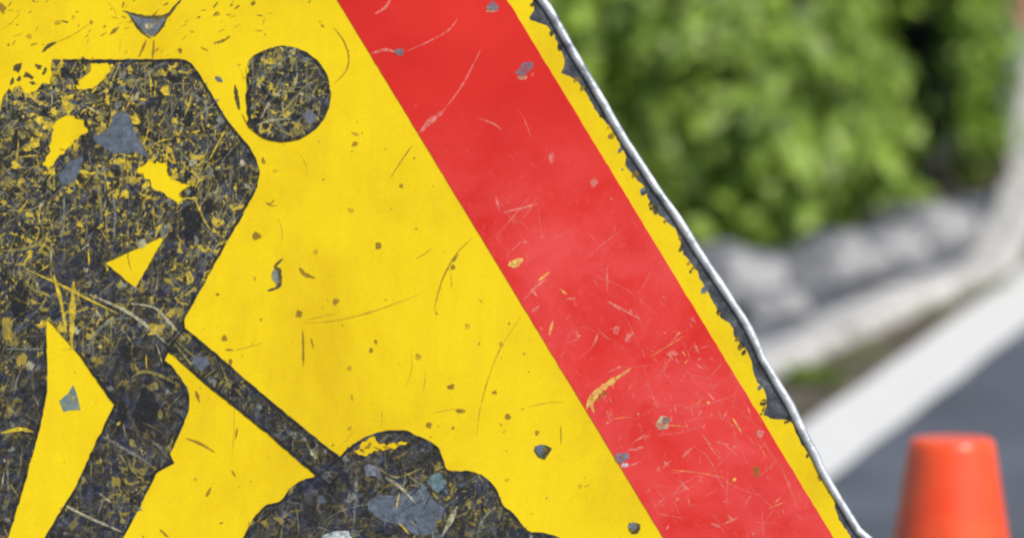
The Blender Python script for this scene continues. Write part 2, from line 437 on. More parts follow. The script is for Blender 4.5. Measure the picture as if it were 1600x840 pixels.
mk.poly(rough([(108, 252), (130, 246), (126, 266), (116, 283), (96, 291), (91, 274)], 4, 3), 'greyp', HM + 0.00014)
AV = [[(170, 170), (205, 172), (238, 250), (140, 245)]]
scratch_fill(mk, bodyp, holep, (0, 92, 410, 330), 120, 200, 1.0, None, AV)
scratch_fill(mk, bodyp, holep, (0, 92, 280, 300), 60, 200, 1.0, [('ex_yellow', 5), ('ex_olive', 3), ('black2', 2)])
scratch_fill(mk, bodyp, holep, (0, 330, 340, 560), 80, 90, 1.0)
scratch_fill(mk, bodyp, holep, (0, 560, 300, 840), 45, 45, 1.0, [('ex_yellow', 1), ('ex_olive', 4), ('ex_grey', 5), ('pale', 1), ('black2', 4)])
for pts, wd, k in [([(40, 420), (95, 445), (140, 468), (185, 490)], 4, 'ex_yellow'), ([(140, 460), (190, 482), (225, 505), (262, 538)], 5, 'pale'), ([(205, 474), (240, 480), (262, 500), (290, 532)], 5, 'pale'),
   ([(4, 250), (30, 235), (62, 214)], 5, 'ex_olive'), ([(158, 680), (190, 698), (215, 712), (238, 728)], 6, 'ex_grey'), ([(100, 788), (140, 808), (190, 830)], 5, 'pale'), ([(115, 440), (113, 490), (112, 545)], 9, 'ex_yellow'),
   ([(84, 430), (95, 470), (104, 520)], 6, 'ex_yellow'), ([(134, 552), (150, 520), (176, 500), (205, 496)], 5, 'ex_grey'), ([(205, 590), (225, 580), (255, 588), (272, 598)], 5, 'ex_olive'),
   ([(218, 212), (222, 240), (216, 262)], 4, 'ex_olive'), ([(282, 145), (305, 150), (322, 165), (322, 198)], 5, 'ex_grey'), ([(225, 125), (240, 108), (258, 98)], 5, 'ex_grey'),
   ([(0, 392), (40, 388), (66, 376), (66, 350)], 5, 'ex_olive'), ([(8, 545), (40, 545), (70, 545)], 4, 'ex_grey'), ([(2, 676), (30, 670), (52, 674)], 6, 'ex_yellow'), ([(14, 700), (12, 740), (14, 780)], 3, 'ex_grey'),
   ([(150, 270), (155, 300), (160, 345)], 5, 'ex_olive'), ([(175, 300), (180, 330), (178, 372)], 4, 'ex_grey'), ([(100, 300), (100, 340), (96, 380)], 4, 'ex_grey')]:
    mk.stroke(pts, wd, k, HM + 0.00008)
for c, rx, ry, a in [((300, 345), 20, 34, 0.2), ((295, 300), 16, 12, 0), ((30, 470), 24, 38, 0.1), ((205, 545), 22, 16, 0), ((230, 640), 26, 34, 0), ((190, 650), 10, 26, 0.1), ((325, 320), 12, 20, 0.5), ((100, 115), 26, 9, 0.1), ((270, 120), 22, 10, 0.6), ((290, 185), 14, 20, -0.4)]:
    mk.blob(c, rx * 0.8, ry * 0.8, a, 'black2', HM + 0.00001, 11, 0.4)
dark_edge(mk, [p for p in bodyp if not (p[0] < 90 and p[1] < 215)], 0.68, 4.5, 1)
mk.build('scratches', body)
mk = Marks(KEYS)
scratch_fill(mk, handp, [], (264, 500, 530, 741), 40, 30, 0.85, [('ex_olive', 3), ('ex_grey', 4), ('pale', 1), ('black2', 4)])
mk.blob((312, 565), 16, 11, 0.7, 'greyp', HM + 0.0001); dark_edge(mk, handp, 0.85, 5, 2); mk.build('scratches', handle)
mk = Marks(KEYS)
scratch_fill(mk, headp, [], (395, 75, 516, 221), 60, 40, 0.95, [('ex_olive', 5), ('ex_grey', 4), ('pale', 1.2), ('black2', 4)])
mk.stroke([(407, 186), (422, 160), (440, 140)], 5, 'pale', HM + 0.0001); mk.stroke([(432, 190), (455, 160), (474, 138)], 4, 'ex_olive', HM + 0.0001)
mk.stroke([(400, 196), (425, 188), (455, 186)], 4, 'pale', HM + 0.0001); mk.blob((428, 156), 12, 8, 0, 'black2', HM + 0.0001); mk.blob((482, 182), 11, 12, 0, 'chip', HM + 0.0001)
dark_edge(mk, headp, 0.8, 6, 3); mk.build('scratches', head)
mk = Marks(KEYS)
scratch_fill(mk, heapp, HEAPH, (375, 690, 900, 860), 55, 50, 1.0, [('ex_yellow', 0.7), ('ex_olive', 3), ('ex_grey', 5), ('pale', 0.9), ('black2', 5), ('greyp', 2)])
for pts, wd, k in [([(557, 735), (556, 770), (552, 838)], 5, 'ex_grey'), ([(602, 745), (625, 760), (650, 786)], 5, 'pale'), ([(690, 838), (705, 810), (714, 790)], 8, 'pale'), ([(745, 840), (755, 810), (775, 790)], 5, 'ex_grey'), ([(590, 730), (620, 745), (660, 730)], 4, 'ex_olive')]:
    mk.stroke(pts, wd, k, HM + 0.0001)
mk.poly(rough([(505, 836), (520, 830), (545, 829), (552, 845), (500, 846)], 5, 2), 'white', HM + 0.0001)
mk.blob((684, 750), 12, 16, 0.3, 'teal', HM + 0.0001); mk.blob((640, 795), 60, 30, 0.2, 'greyp', HM - 0.00003, 14, 0.3); mk.blob((583, 736), 14, 9, 0.2, 'chip', HM + 0.00008)
dark_edge(mk, heapp, 0.6, 4, 4); mk.build('scratches', heap)

# ---- marks on the yellow sheeting
HY = H1 + 0.0001
YK = ['brown', 'faint', 'dark', 'greyp', 'teal', 'pale', 'black2', 'chip']
mk = Marks(YK)
for pts, wd, k in [
  ([(192, 17), (215, 24), (240, 27), (262, 24), (274, 10), (287, -4)], 6, 'dark'), ([(202, 24), (212, 38), (224, 52), (236, 60)], 5, 'dark'), ([(262, 26), (252, 44), (240, 58)], 5, 'dark'), ([(229, 62), (224, 74), (217, 90)], 4, 'brown'), ([(240, 62), (240, 76), (238, 93)], 4, 'brown'),
  ([(142, 36), (115, 54), (85, 68)], 2.2, 'faint'), ([(88, 66), (76, 72), (66, 82)], 6, 'dark'), ([(172, 54), (186, 42)], 6, 'brown'), ([(334, 68), (348, 64), (360, 57)], 5, 'brown'), ([(314, 74), (326, 80)], 4, 'brown'),
  ([(520, 42), (537, 64), (545, 90), (540, 112), (522, 131)], 2.6, 'brown'), ([(140, 36), (146, 34)], 6, 'brown'), ([(20, 58), (36, 52)], 3, 'faint'),
  ([(418, 454), (436, 446), (436, 424), (430, 416), (442, 404)], 8, 'dark'), ([(468, 418), (476, 428), (492, 434)], 7, 'brown'), ([(473, 516), (474, 540), (474, 572)], 4.5, 'brown'), ([(486, 528), (490, 544)], 3, 'brown'),
  ([(475, 504), (520, 501), (570, 490), (612, 476), (660, 458)], 2.6, 'faint'), ([(478, 500), (510, 492), (524, 490)], 2, 'faint'), ([(362, 548), (390, 541), (412, 535)], 2, 'faint'), ([(352, 546), (364, 546)], 4, 'brown'),
  ([(645, 226), (628, 250), (610, 278)], 2.2, 'brown'), ([(738, 372), (712, 398), (690, 440), (678, 486)], 2.4, 'brown'), ([(716, 396), (708, 410)], 4, 'brown'), ([(650, 404), (664, 396), (674, 388)], 3, 'faint'), ([(700, 412), (706, 440), (704, 452)], 2, 'faint'),
  ([(814, 494), (784, 540), (764, 588), (750, 640), (745, 680)], 2.6, 'faint'), ([(290, 684), (312, 692), (336, 706)], 4, 'brown'), ([(371, 668), (368, 686)], 4, 'brown'), ([(330, 760), (322, 776)], 5, 'brown'), ([(362, 734), (368, 744)], 4, 'brown'),
  ([(876, 664), (877, 694)], 2, 'brown'), ([(354, 590), (366, 640), (362, 730)], 1.4, 'faint'), ([(824, 635), (860, 628), (884, 628)], 1.8, 'faint'), ([(415, 316), (424, 321), (433, 321)], 2.6, 'brown'), ([(420, 320), (430, 312)], 2.4, 'brown'),
  ([(206, 378), (200, 400), (206, 424)], 2.2, 'brown'), ([(92, 232), (104, 236)], 2, 'brown'), ([(367, 132), (370, 152), (374, 172)], 7, 'dark'), ([(384, 104), (386, 130), (385, 165)], 2, 'brown'), ([(378, 178), (384, 190), (390, 198)], 3, 'brown'), ([(336, 120), (348, 128)], 8, 'greyp'), ([(552, 830), (558, 838)], 4, 'brown'), ([(250, 826), (262, 838)], 6, 'brown'),
  ([(306, 610), (312, 628)], 5, 'brown'), ([(96, 546), (110, 545)], 2, 'faint'), ([(668, 646), (720, 636)], 1.6, 'faint')]:
    mk.stroke(pts, wd, k, HY)
mk.poly([(198, 20), (218, 26), (243, 29), (262, 27), (250, 44), (238, 58), (224, 50), (210, 36)], 'greyp', HY - 0.00003)
for c, rx, ry in [((27, 105), 5, 9), ((45, 118), 8, 5), ((60, 104), 6, 4), ((30, 122), 4, 5), ((70, 112), 4, 6), ((52, 130), 5, 3), ((18, 128), 3, 6)]: mk.blob(c, rx, ry, 0.3, 'dark', HY, 8, 0.5)
for c, rx, ry, k in [((3, 12), 6, 8, 'brown'), ((45, 57), 5, 5, 'faint'), ((90, 35), 5, 4, 'faint'), ((282, 79), 4, 4, 'brown'), ((396, 5), 4, 4, 'brown'), ((555, 225), 6, 4, 'brown'), ((556, 209), 7, 2.5, 'faint'), ((412, 252), 3, 5, 'brown'), ((431, 267), 5, 2.5, 'faint'),
  ((401, 368), 7, 6, 'brown'), ((526, 470), 5.5, 5.5, 'brown'), ((591, 385), 5, 6, 'brown'), ((493, 393), 4, 4, 'faint'), ((548, 328), 5, 4, 'faint'), ((627, 290), 3, 4, 'brown'), ((467, 490), 6, 6, 'brown'), ((351, 528), 4.5, 6, 'brown'), ((360, 566), 4, 5, 'brown'),
  ((580, 547), 3.5, 4.5, 'brown'), ((587, 533), 3, 4, 'brown'), ((546, 575), 4, 4, 'faint'), ((653, 557), 5, 5, 'faint'), ((670, 664), 5, 5, 'brown'), ((718, 641), 8, 4, 'brown'), ((793, 650), 6, 5, 'brown'), ((839, 675), 4, 4, 'brown'), ((845, 704), 14, 12, 'dark'), ((843, 702), 9, 8, 'greyp'),
  ((990, 822), 11, 10, 'dark'), ((988, 822), 7, 6, 'chip'), ((792, 749), 4, 3, 'faint'), ((907, 759), 4, 4, 'faint'), ((731, 510), 5, 5, 'faint'), ((773, 612), 4, 4, 'brown'), ((783, 538), 4, 5, 'faint'), ((430, 432), 6, 12, 'teal'), ((707, 418), 4, 5, 'brown'), ((705, 604), 6, 5, 'brown'), ((788, 674), 4, 2, 'faint'), ((232, 40), 8, 5, 'pale'), ((222, 34), 6, 5, 'greyp')]:
    mk.blob(c, rx, ry, random.uniform(-0.5, 0.5), k, HY + 0.00005 if k in ('greyp', 'teal', 'chip', 'pale') else HY + 0.00002)
mk.poly(rough([(92, 626), (104, 616), (115, 601), (121, 618), (126, 640), (112, 640), (100, 643)], 5, 1.5), 'teal', HY)
for i in range(46):
    t = random.uniform(-560, 560); lim = interp(rag_t, t)
    if lim is None: continue
    p = from_edge(t, lim + 5 - abs(random.gauss(0, 3.5)))
    r = random.choice([1.5, 2.2, 3.2, 4.5])
    mk.blob(p, r * 1.6, r, -1.03 + random.uniform(-.5, .5), random.choice(['dark', 'black2', 'brown', 'greyp']), HY, 10, 0.22)
for c, rx, ry in [((566, 703), 4, 3), ((578, 694), 3, 5), ((590, 700), 5, 2), ((606, 699), 6, 2.5), ((572, 699), 2, 2), ((622, 694), 4, 2)]: mk.blob(c, rx, ry, 0.4, 'brown', HY, 9, 0.5)
figs = [bodyp, handp, headp, heapp]
for i in range(240):
    p = (random.uniform(0, 1010), random.uniform(0, 840))
    if any(inside(p, f) for f in figs) or to_edge(p)[1] > -236: continue
    r = random.choice([0.8, 1.1, 1.5, 2.2])
    mk.blob(p, r * random.uniform(1, 2.0), r, random.uniform(0, 3), random.choice(['faint', 'faint', 'brown']), HY, 6, 0.4)
for i in range(70):          # extra scuffing at the upper left
    p = (random.uniform(0, 420), abs(random.gauss(0, 45)))
    if any(inside(p, f) for f in figs): continue
    a = random.gauss(-0.6, 0.5); L = random.uniform(3, 16)
    mk.stroke([p, (p[0] + math.cos(a) * L, p[1] + math.sin(a) * L)], random.choice([1.2, 2, 3.2]), random.choice(['brown', 'brown', 'faint', 'dark']), HY, curve=False)
for i in range(26):
    p = (random.uniform(0, 960), random.uniform(0, 840))
    if to_edge(p)[1] > -260: continue
    a = random.gauss(0.9, 0.7); L = random.uniform(15, 60)
    q = [(p[0] + math.cos(a + 0.1 * j) * L * j / 4, p[1] + math.sin(a + 0.1 * j) * L * j / 4) for j in range(5)]
    if any(inside(z, f) for z in q for f in figs) or any(to_edge(z)[1] > -236 for z in q): continue
    mk.stroke(q, 1.2, 'faint', HY, curve=False)
mk.build('chips_and_scratches', yel)

# ---- marks on the red border
RK = ['pink', 'paleyel', 'chip', 'pale', 'dark', 'white', 'brown']
mk = Marks(RK); HR = H2 + 0.0001
for pts, wd, k in [([(928, 644), (924, 628), (936, 610), (958, 594), (988, 574)], 9, 'paleyel'), ([(916, 640), (922, 622), (934, 606)], 5, 'paleyel'), ([(930, 628), (940, 616), (950, 612)], 5, 'brown'), ([(636, 80), (668, 66), (700, 48), (716, 28)], 2.4, 'pink'), ([(586, 22), (602, 12), (612, -4)], 4, 'pink'),
   ([(655, 208), (672, 190), (694, 173)], 8, 'pink'), ([(690, 176), (718, 140), (738, 104), (752, 76)], 2.6, 'pink'), ([(748, 185), (772, 194), (784, 204)], 2.5, 'pink'), ([(818, 468), (840, 446), (856, 434)], 4, 'pink'), ([(830, 488), (842, 478)], 6, 'pink'), ([(948, 470), (970, 482), (1000, 498)], 4, 'pink'), ([(948, 415), (949, 455)], 2.5, 'pink'),
   ([(786, 332), (812, 326), (840, 318)], 3.5, 'pink'), ([(580, 84), (602, 78), (618, 82)], 5, 'pink')]:
    mk.stroke(pts, wd, k, HR)
for c, rx, ry, a, k in [((769, 10), 9, 9, 0, 'chip'), ((768, 17), 9, 3, 0, 'pale'), ((820, 108), 17, 8, -0.6, 'chip'), ((816, 122), 8, 3, 0, 'pale'), ((625, 81), 8, 6, 0, 'chip'), ((806, 412), 13, 6, -0.4, 'paleyel'), ((1036, 660), 12, 9, -0.5, 'pale'), ((1040, 657), 6, 6, 0, 'chip'), ((972, 714), 11, 11, 0, 'chip'), ((976, 726), 6, 4, 0, 'white'),
   ((1182, 736), 5, 7, 0, 'brown'), ((928, 286), 5, 7, 0, 'pink'), ((862, 246), 5, 8, 0, 'pink'), ((963, 515), 5, 6, 0, 'pink'), ((982, 526), 4, 9, 0.4, 'pink'), ((1050, 552), 8, 4, 0, 'pink'), ((1188, 676), 6, 6, 0, 'pink')]:
    mk.blob(c, rx, ry, a, k, HR + 0.00003)
for i in range(640):
    t = random.uniform(-520, 560); o_ = random.uniform(-222, -5)
    p = from_edge(t, o_)
    p = from_edge(-t, o_) if False else p
    if not (0 < p[1] < 860): continue
    dens = min(1, max(0.04, (p[1] - 240) / 330)) * (0.55 if p[1] < 520 else 1)
    if random.random() > dens: continue
    a = random.choice([random.gauss(-0.55, 0.35), random.gauss(1.0, 0.3), random.uniform(0, 3)]); L = random.choice([6, 9, 14, 22, 40, 75]) * random.uniform(0.7, 1.2)
    b = random.uniform(-0.07, 0.07); q = [p]; ok = True
    for j in range(5):
        a += b; q.append((q[-1][0] + math.cos(a) * L / 5, q[-1][1] + math.sin(a) * L / 5))
    if any(not (-224 < to_edge(z)[1] < -3) for z in q): continue
    mk.stroke(q, random.choice([0.8, 1.1, 1.5, 2.4, 4.0]) if L < 30 else random.choice([0.8, 1.2]), random.choice(['pink'] * 24 + ['paleyel']), HR, curve=False)
mk.build('scuffs', red)
# ---- folding stand behind the panel
def tube(a, b, r, n=10):
    a, b = Vector(a), Vector(b); d = (b - a).normalized(); u = d.orthogonal().normalized(); v = d.cross(u)
    V = [c + (u * math.cos(2 * math.pi * i / n) + v * math.sin(2 * math.pi * i / n)) * r for c in (a, b) for i in range(n)]
    F = [(i, (i + 1) % n, n + (i + 1) % n, n + i) for i in range(n)] + [tuple(reversed(range(n))), tuple(range(n, 2 * n))]
    return V, F
for px in (-700, 1210):
    a = P((px, 1500), -0.016); b = a - UP * 0.9
    b = a + (b - a) * (a.z / (a.z - b.z)); b.z = 0.0
    obj('leg', *tube(a + Vector((0, 0, 0.12)) * 0 + UP * 0.08, b, 0.0125), M['steel'], sign)
a = P((235, 0), -0.016); obj('rear_strut', *tube(a, (a.x, a.y + 0.62, 0.0), 0.0125), M['steel'], sign)
obj('cross_bar', *tube(P((-760, 1400), -0.0155), P((1270, 1400), -0.0155), 0.012), M['steel'], sign)

# ================================================================== SETTING
def m_asphalt():
    a = NT('asphalt')
    c = a.ramp(a.noise(90, 6, 0.75), [(0.3, (0.082, 0.094, 0.115)), (0.55, (0.135, 0.152, 0.182)), (0.75, (0.22, 0.235, 0.26))])
    p = a.ramp(a.noise(2.2, 4, 0.6), [(0.35, 0.62), (0.6, 1.0)])
    c = a.mix(1.0, c, p, 'MULTIPLY'); a.bump(a.noise(160, 4, 0.7), 0.5, 0.006)
    return a.fin(c, 0.85, 0, 0.3)
def m_ground():
    a = NT('bare_earth_and_grass')
    c = a.ramp(a.noise(1.6, 6, 0.7), [(0.35, (0.045, 0.070, 0.020)), (0.6, (0.10, 0.085, 0.05))])
    return a.fin(c, 0.95, 0, 0.2)
def m_verge():
    a = NT('verge_dirt')
    c = a.ramp(a.noise(16, 6, 0.75), [(0.36, (0.040, 0.032, 0.020)), (0.5, (0.13, 0.11, 0.075)), (0.66, (0.28, 0.25, 0.20))])
    a.bump(a.noise(60, 5, 0.7), 0.8, 0.02)
    return a.fin(c, 0.95, 0, 0.2)
def m_path():
    a = NT('footpath_concrete')
    c = a.ramp(a.noise(7, 6, 0.7), [(0.36, (0.065, 0.072, 0.088)), (0.5, (0.12, 0.13, 0.15)), (0.68, (0.26, 0.26, 0.265))])
    a.bump(a.noise(90, 5, 0.7), 0.4, 0.006)
    return a.fin(c, 0.9, 0, 0.3)
def m_line():
    a = NT('white_road_paint')
    c = a.ramp(a.noise(26, 6, 0.75), [(0.28, (0.42, 0.41, 0.38)), (0.42, (0.70, 0.69, 0.66)), (0.7, (0.78, 0.77, 0.74))])
    return a.fin(c, 0.7, 0, 0.3)
def m_kerb():
    a = NT('kerb_concrete')
    c = a.ramp(a.noise(14, 6, 0.75), [(0.36, (0.24, 0.23, 0.21)), (0.5, (0.52, 0.505, 0.48)), (0.66, (0.68, 0.665, 0.64))])
    a.bump(a.noise(70, 5, 0.7), 0.5, 0.006)
    return a.fin(c, 0.9, 0, 0.3)
def m_rock():
    a = NT('granite_rock')
    c = a.ramp(a.noise(11, 6, 0.75), [(0.38, (0.07, 0.075, 0.088)), (0.5, (0.24, 0.245, 0.255)), (0.64, (0.46, 0.45, 0.44))])
    a.bump(a.noise(30, 6, 0.7), 0.6, 0.02)
    return a.fin(c, 0.9, 0, 0.3)
MA = dict(asphalt=m_asphalt(), ground=m_ground(), verge=m_verge(), path=m_path(), line=m_line(), kerb=m_kerb(), rock=m_rock())
obj('ground', [(-400, -400, -0.012), (400, -400, -0.012), (400, 400, -0.012), (-400, 400, -0.012)], [(0, 1, 2, 3)], MA['ground'])['kind'] = 'structure'
# road edge line: right edge through two measured ground points
q0, q1 = at(1310, 742), at(1600, 515)
e = (q1 - q0).normalized(); nl = Vector((-e.y, e.x, 0))
def along(t, off, z): v = q0 + e * t + nl * off; return (v.x, v.y, z)
obj('road', [along(-30, -9, 0), along(60, -9, 0), along(60, 0.16, 0), along(-30, 0.16, 0)], [(0, 1, 2, 3)], MA['asphalt'])['kind'] = 'structure'
V = []; F = []
tt = [-9 + 0.1 * i for i in range(300)]
for i, t in enumerate(tt):
    V += [along(t, 0.0 + 0.006 * n1(t * 3, 1), 0.004), along(t, 0.125 + 0.006 * n1(t * 3, 2), 0.004)]
    if i: F.append((2 * i - 2, 2 * i, 2 * i + 1, 2 * i - 1))
obj('road_edge_line', V, F, MA['line'])['kind'] = 'structure'
# kerb path: right top edge, curving away at the far end
KZ = 0.03
kp = [at(1200, 566, KZ), at(1350, 500, KZ), at(1487, 440, KZ), at(1584, 398, KZ), at(1624, 322, KZ), at(1634, 230, KZ)]
d0 = (kp[1] - kp[0]).normalized(); kp = [kp[0] - d0 * 5] + kp + [kp[-1] + (kp[-1] - kp[-2]).normalized() * 8]
cum = [0]
for a, b in zip(kp, kp[1:]): cum.append(cum[-1] + (b - a).length)
def kpos(s):
    s = max(0, min(cum[-1] - 1e-6, s))
    for i in range(len(kp) - 1):
        if cum[i] <= s <= cum[i + 1]:
            f = (s - cum[i]) / (cum[i + 1] - cum[i]); return kp[i].lerp(kp[i + 1], f)
def kfr(s):
    p = kpos(s); d = (kpos(s + 0.15) - kpos(s - 0.15)).normalized(); return p, Vector((-d.y, d.x, 0))
kw = 0.085
vo = [along(-9, 0.122, 0.001), along(12, 0.122, 0.001)]
V = []; F = []
ss = [cum[-1] * i / 80 for i in range(81)]
for i, s in enumerate(ss):
    p, nn = kfr(s); r = p - nn * 0.0 + nn * 0.05
    # verge runs from the painted line to under the kerb
    tpar = (Vector((p.x, p.y, 0)) - q0).dot(e); lv = along(tpar, 0.13, 0)
    V += [(lv[0], lv[1], 0.002), (r.x, r.y, 0.002)]
    if i: F.append((2 * i - 2, 2 * i, 2 * i + 1, 2 * i - 1))
obj('verge', V, F, MA['verge'])['kind'] = 'structure'
V = []; F = []
for i, s in enumerate(ss):
    p, nn = kfr(s); a = p + nn * (kw - 0.02); b = p + nn * 3.2
    V += [(a.x, a.y, 0.012), (b.x, b.y, 0.012)]
    if i: F.append((2 * i - 2, 2 * i, 2 * i + 1, 2 * i - 1))
obj('footpath', V, F, MA['path'])['kind'] = 'structure'
kerb = empty('kerb', (kp[0].x, kp[0].y, 0)); kerb['kind'] = 'structure'
s = 0.28
joint0 = cum[1] + (kp[2] - kp[1]).length * 0.93
starts = [joint0 - 0.85 * k for k in range(7, 0, -1)] + [joint0 + 0.85 * k for k in range(0, 12)]
for k, s0 in enumerate(starts):
    s0 = s0; s1 = s0 + 0.830
    if s0 < 0 or s1 > cum[-1]: continue
    V = []; F = []; m = 6; dz = random.uniform(-0.006, 0.006); prof = [(0, -0.05), (0, KZ - 0.012), (0.012, KZ), (kw - 0.012, KZ), (kw, KZ - 0.012), (kw, -0.05)]
    for i in range(m + 1):
        p, nn = kfr(s0 + (s1 - s0) * i / m)
        for u, z in prof:
            j = 0.003 * noise.noise(Vector((p.x * 9, p.y * 9, u * 30 + k)))
            v = p + nn * (u + j); V.append((v.x, v.y, z + dz + j))
    g = len(prof)
    for i in range(m):
        for j in range(g - 1): F.append((i * g + j, i * g + j + 1, (i + 1) * g + j + 1, (i + 1) * g + j))
    F += [tuple(range(g)), tuple(reversed(range(m * g, m * g + g)))]
    F = [tuple(reversed(f)) for f in F]
    obj('kerb_stone', V, F, MA['kerb'], kerb)

# ---- rocks edging the shrubs
def rock(c, size, rz, seed, label):
    rnd = random.Random(int(seed * 10))
    bm = bmesh.new(); bmesh.ops.create_icosphere(bm, subdivisions=4, radius=1.0)
    planes = []
    for _ in range(16):              # broken faces: the ball is cut by random planes
        d = Vector((rnd.gauss(0, 1), rnd.gauss(0, 1), rnd.gauss(0, 0.8))).normalized(); planes.append((d, rnd.uniform(0.62, 0.9)))
    ca, sa = math.cos(rz), math.sin(rz)
    for v in bm.verts:
        p = v.co.copy()
        for d, h in planes:
            e_ = p.dot(d) - h
            if e_ > 0: p -= d * e_
        p *= 1 + 0.10 * noise.noise(p * 2.3 + Vector((seed, 0, 0))) + 0.05 * noise.noise(p * 6 + Vector((0, seed, 0)))
        q = Vector((p.x * size[0], p.y * size[1], p.z * size[2]))
        v.co = Vector((q.x * ca - q.y * sa, q.x * sa + q.y * ca, max(q.z, -size[2] * 0.45)))
    zmin = min(v.co.z for v in bm.verts)
    me = bpy.data.meshes.new('edging_rock'); bm.to_mesh(me); bm.free(); me.materials.append(MA['rock'])
    o = link(bpy.data.objects.new('edging_rock', me)); o.location = (c.x, c.y, 0.011 - zmin)
    return tag(o, label, 'rock', 'broken grey rocks edging the shrubs')
rock(at(1135, 500), (0.12, 0.10, 0.075), 0.5, 1.3, 'grey broken rock right beside the metal rim of the sign')
rock(at(1215, 510), (0.07, 0.06, 0.036), 1.1, 3.3, 'small grey rock just below the hanging tip of the large shrub')
rock(at(1310, 455), (0.13, 0.11, 0.060), 0.7, 4.1, 'angular grey rock right of the hanging tip of the large shrub')
rock(at(1385, 425), (0.09, 0.08, 0.055), 0.2, 5.9, 'grey rock in the middle of the row behind the kerb')
rock(at(1445, 392), (0.12, 0.11, 0.050), 0.6, 7.7, 'palest flat-topped rock below the dark gap between the two shrubs')
rock(at(1535, 385), (0.055, 0.05, 0.035), 0.9, 2.6, 'smallest grey rock near the bend of the kerb')

# ---- shrubs
def m_leaf(name, lo, hi):
    a = NT(name)
    oi = a.n('ObjectInfo'); g = a.n('NewGeometry')
    c = a.ramp(g.outputs['Random Per Island'], [(0.0, lo), (0.55, hi), (1.0, tuple(x * 1.5 for x in hi))])
    a.fin(c, 0.45, 0, 0.5)
    tr = a.n('BsdfTranslucent'); a.l(c, tr.inputs['Color'])
    ad = a.n('MixShader'); ad.inputs[0].default_value = 0.35
    out = a.t.nodes['Material Output']
    a.l(a.b.outputs[0], ad.inputs[1]); a.l(tr.outputs[0], ad.inputs[2]); a.l(ad.outputs[0], out.inputs['Surface'])
    return a.m
ML = [m_leaf('shrub_leaf', (0.10, 0.170, 0.014), (0.235, 0.34, 0.045)), m_leaf('deep_green_leaf', (0.12, 0.22, 0.018), (0.22, 0.33, 0.035)), m_leaf('weed_leaf_green', (0.09, 0.16, 0.02), (0.17, 0.24, 0.035)), m_leaf('gap_shade_leaf', (0.010, 0.018, 0.006), (0.022, 0.034, 0.010))]  # last leaf colour is darkened to paint the shade between the shrubs
MB = m_simple('bark', (0.075, 0.055, 0.04), 0.9, 0, 0.4, 60)
def leaf(V, F, p, nrm, ax, L, W):
    s = nrm.cross(ax)
    if s.length < 1e-4: return
    s.normalize(); n = nrm.normalized(); ax = ax.normalized(); b = len(V)
    V += [p, p + ax * L * 0.5 + s * W * 0.5 - n * 0.12 * W * 0 + n * W * 0.12, p + ax * L - n * L * 0.1, p + ax * L * 0.5 - s * W * 0.5 + n * W * 0.12, p + ax * L * 0.5]
    F += [(b, b + 4, b + 1), (b + 4, b + 2, b + 1), (b, b + 3, b + 4), (b + 4, b + 3, b + 2)]
def shrub(name, base, lobes, nleaf, mat, label, L=0.058, W=0.036, group='shrubs behind the kerb'):
    root = empty(name, (base.x, base.y, 0.0), label=label, cat='shrub', group=group)
    V = []; F = []; vol = [a * b * c for _, (a, b, c) in lobes]
    vol = [max(0.02, (b * c) ** 1.0) for _, (a, b, c) in lobes]
    for _ in range(nleaf // 5):
        (c, r) = random.choices(lobes, vol)[0]
        while True:
            d = Vector((random.gauss(0, 1), random.gauss(0, 1), random.gauss(0, 1)))
            if d.length > 0.1: break
        d.normalize()
        rad = 1 - abs(random.gauss(0, 0.16)); bumpy = 1 + 0.30 * noise.noise(d * 3.0 + c) + 0.20 * noise.noise(d * 6.5 + c)
        p = Vector((c.x + d.x * r[0] * rad * bumpy, c.y + d.y * r[1] * rad * bumpy, c.z + d.z * r[2] * rad * bumpy))
        p = base + p
        if p.z < 0.035: continue
        out = Vector((d.x / r[0], d.y / r[1], d.z / r[2])).normalized()
        for k in range(5):          # a sprig: leaves fanning from one twig tip
            j = Vector((random.gauss(0, 1), random.gauss(0, 1), random.gauss(0, 1))) * 0.022
            nr = (out * 0.8 + Vector((0.15, -0.25, 0.45)) + Vector((random.gauss(0, .36), random.gauss(0, .36), random.gauss(0, .36)))).normalized()
            ax = (out * 0.5 + Vector((random.gauss(0, .7), random.gauss(0, .7), random.gauss(0, .6) - 0.1)))
            ax = ax - nr * ax.dot(nr)
            if ax.length < 0.05: continue
            sc_ = random.uniform(0.7, 1.25)
            pp = p + j
            if pp.z < 0.03: continue
            leaf(V, F, pp, nr, ax, L * sc_, W * sc_)
    obj('foliage', V, F, mat, root)
    for k in range(5):
        (c, r) = random.choice(lobes); t = base + c * 1.0
        V1, F1 = tube(base + Vector((random.uniform(-.06, .06), random.uniform(-.06, .06), 0.0)), t, 0.011, 7)
        obj('stem', V1, F1, MB, root)
    return root
random.seed(21)
hb = at(1120, 372)      # ground under the large shrub's front
base = Vector((hb.x - 0.07, hb.y - 0.36, 0))
shrub('large_shrub', base, [(Vector((-0.05, 0.10, 0.40)), (0.34, 0.34, 0.40)), (Vector((-0.42, 0.0, 0.40)), (0.36, 0.34, 0.42)), (Vector((0.16, 0.52, 0.22)), (0.25, 0.30, 0.24)),
   (Vector((0.02, 0.30, 0.72)), (0.30, 0.34, 0.40)), (Vector((-0.8, 0.0, 0.5)), (0.36, 0.36, 0.5)), (Vector((-0.4, 0.2, 0.9)), (0.42, 0.36, 0.40)),
   (Vector((0.135, -0.02, 0.15)), (0.07, 0.11, 0.17)), (Vector((-0.10, -0.02, 0.20)), (0.18, 0.16, 0.20)), (Vector((0.14, 0.22, 0.30)), (0.17, 0.2, 0.22)), (Vector((-0.36, -0.06, 0.22)), (0.22, 0.16, 0.20))],
   30000, ML[0], 'large bright green leafy shrub filling the space right of the sign')
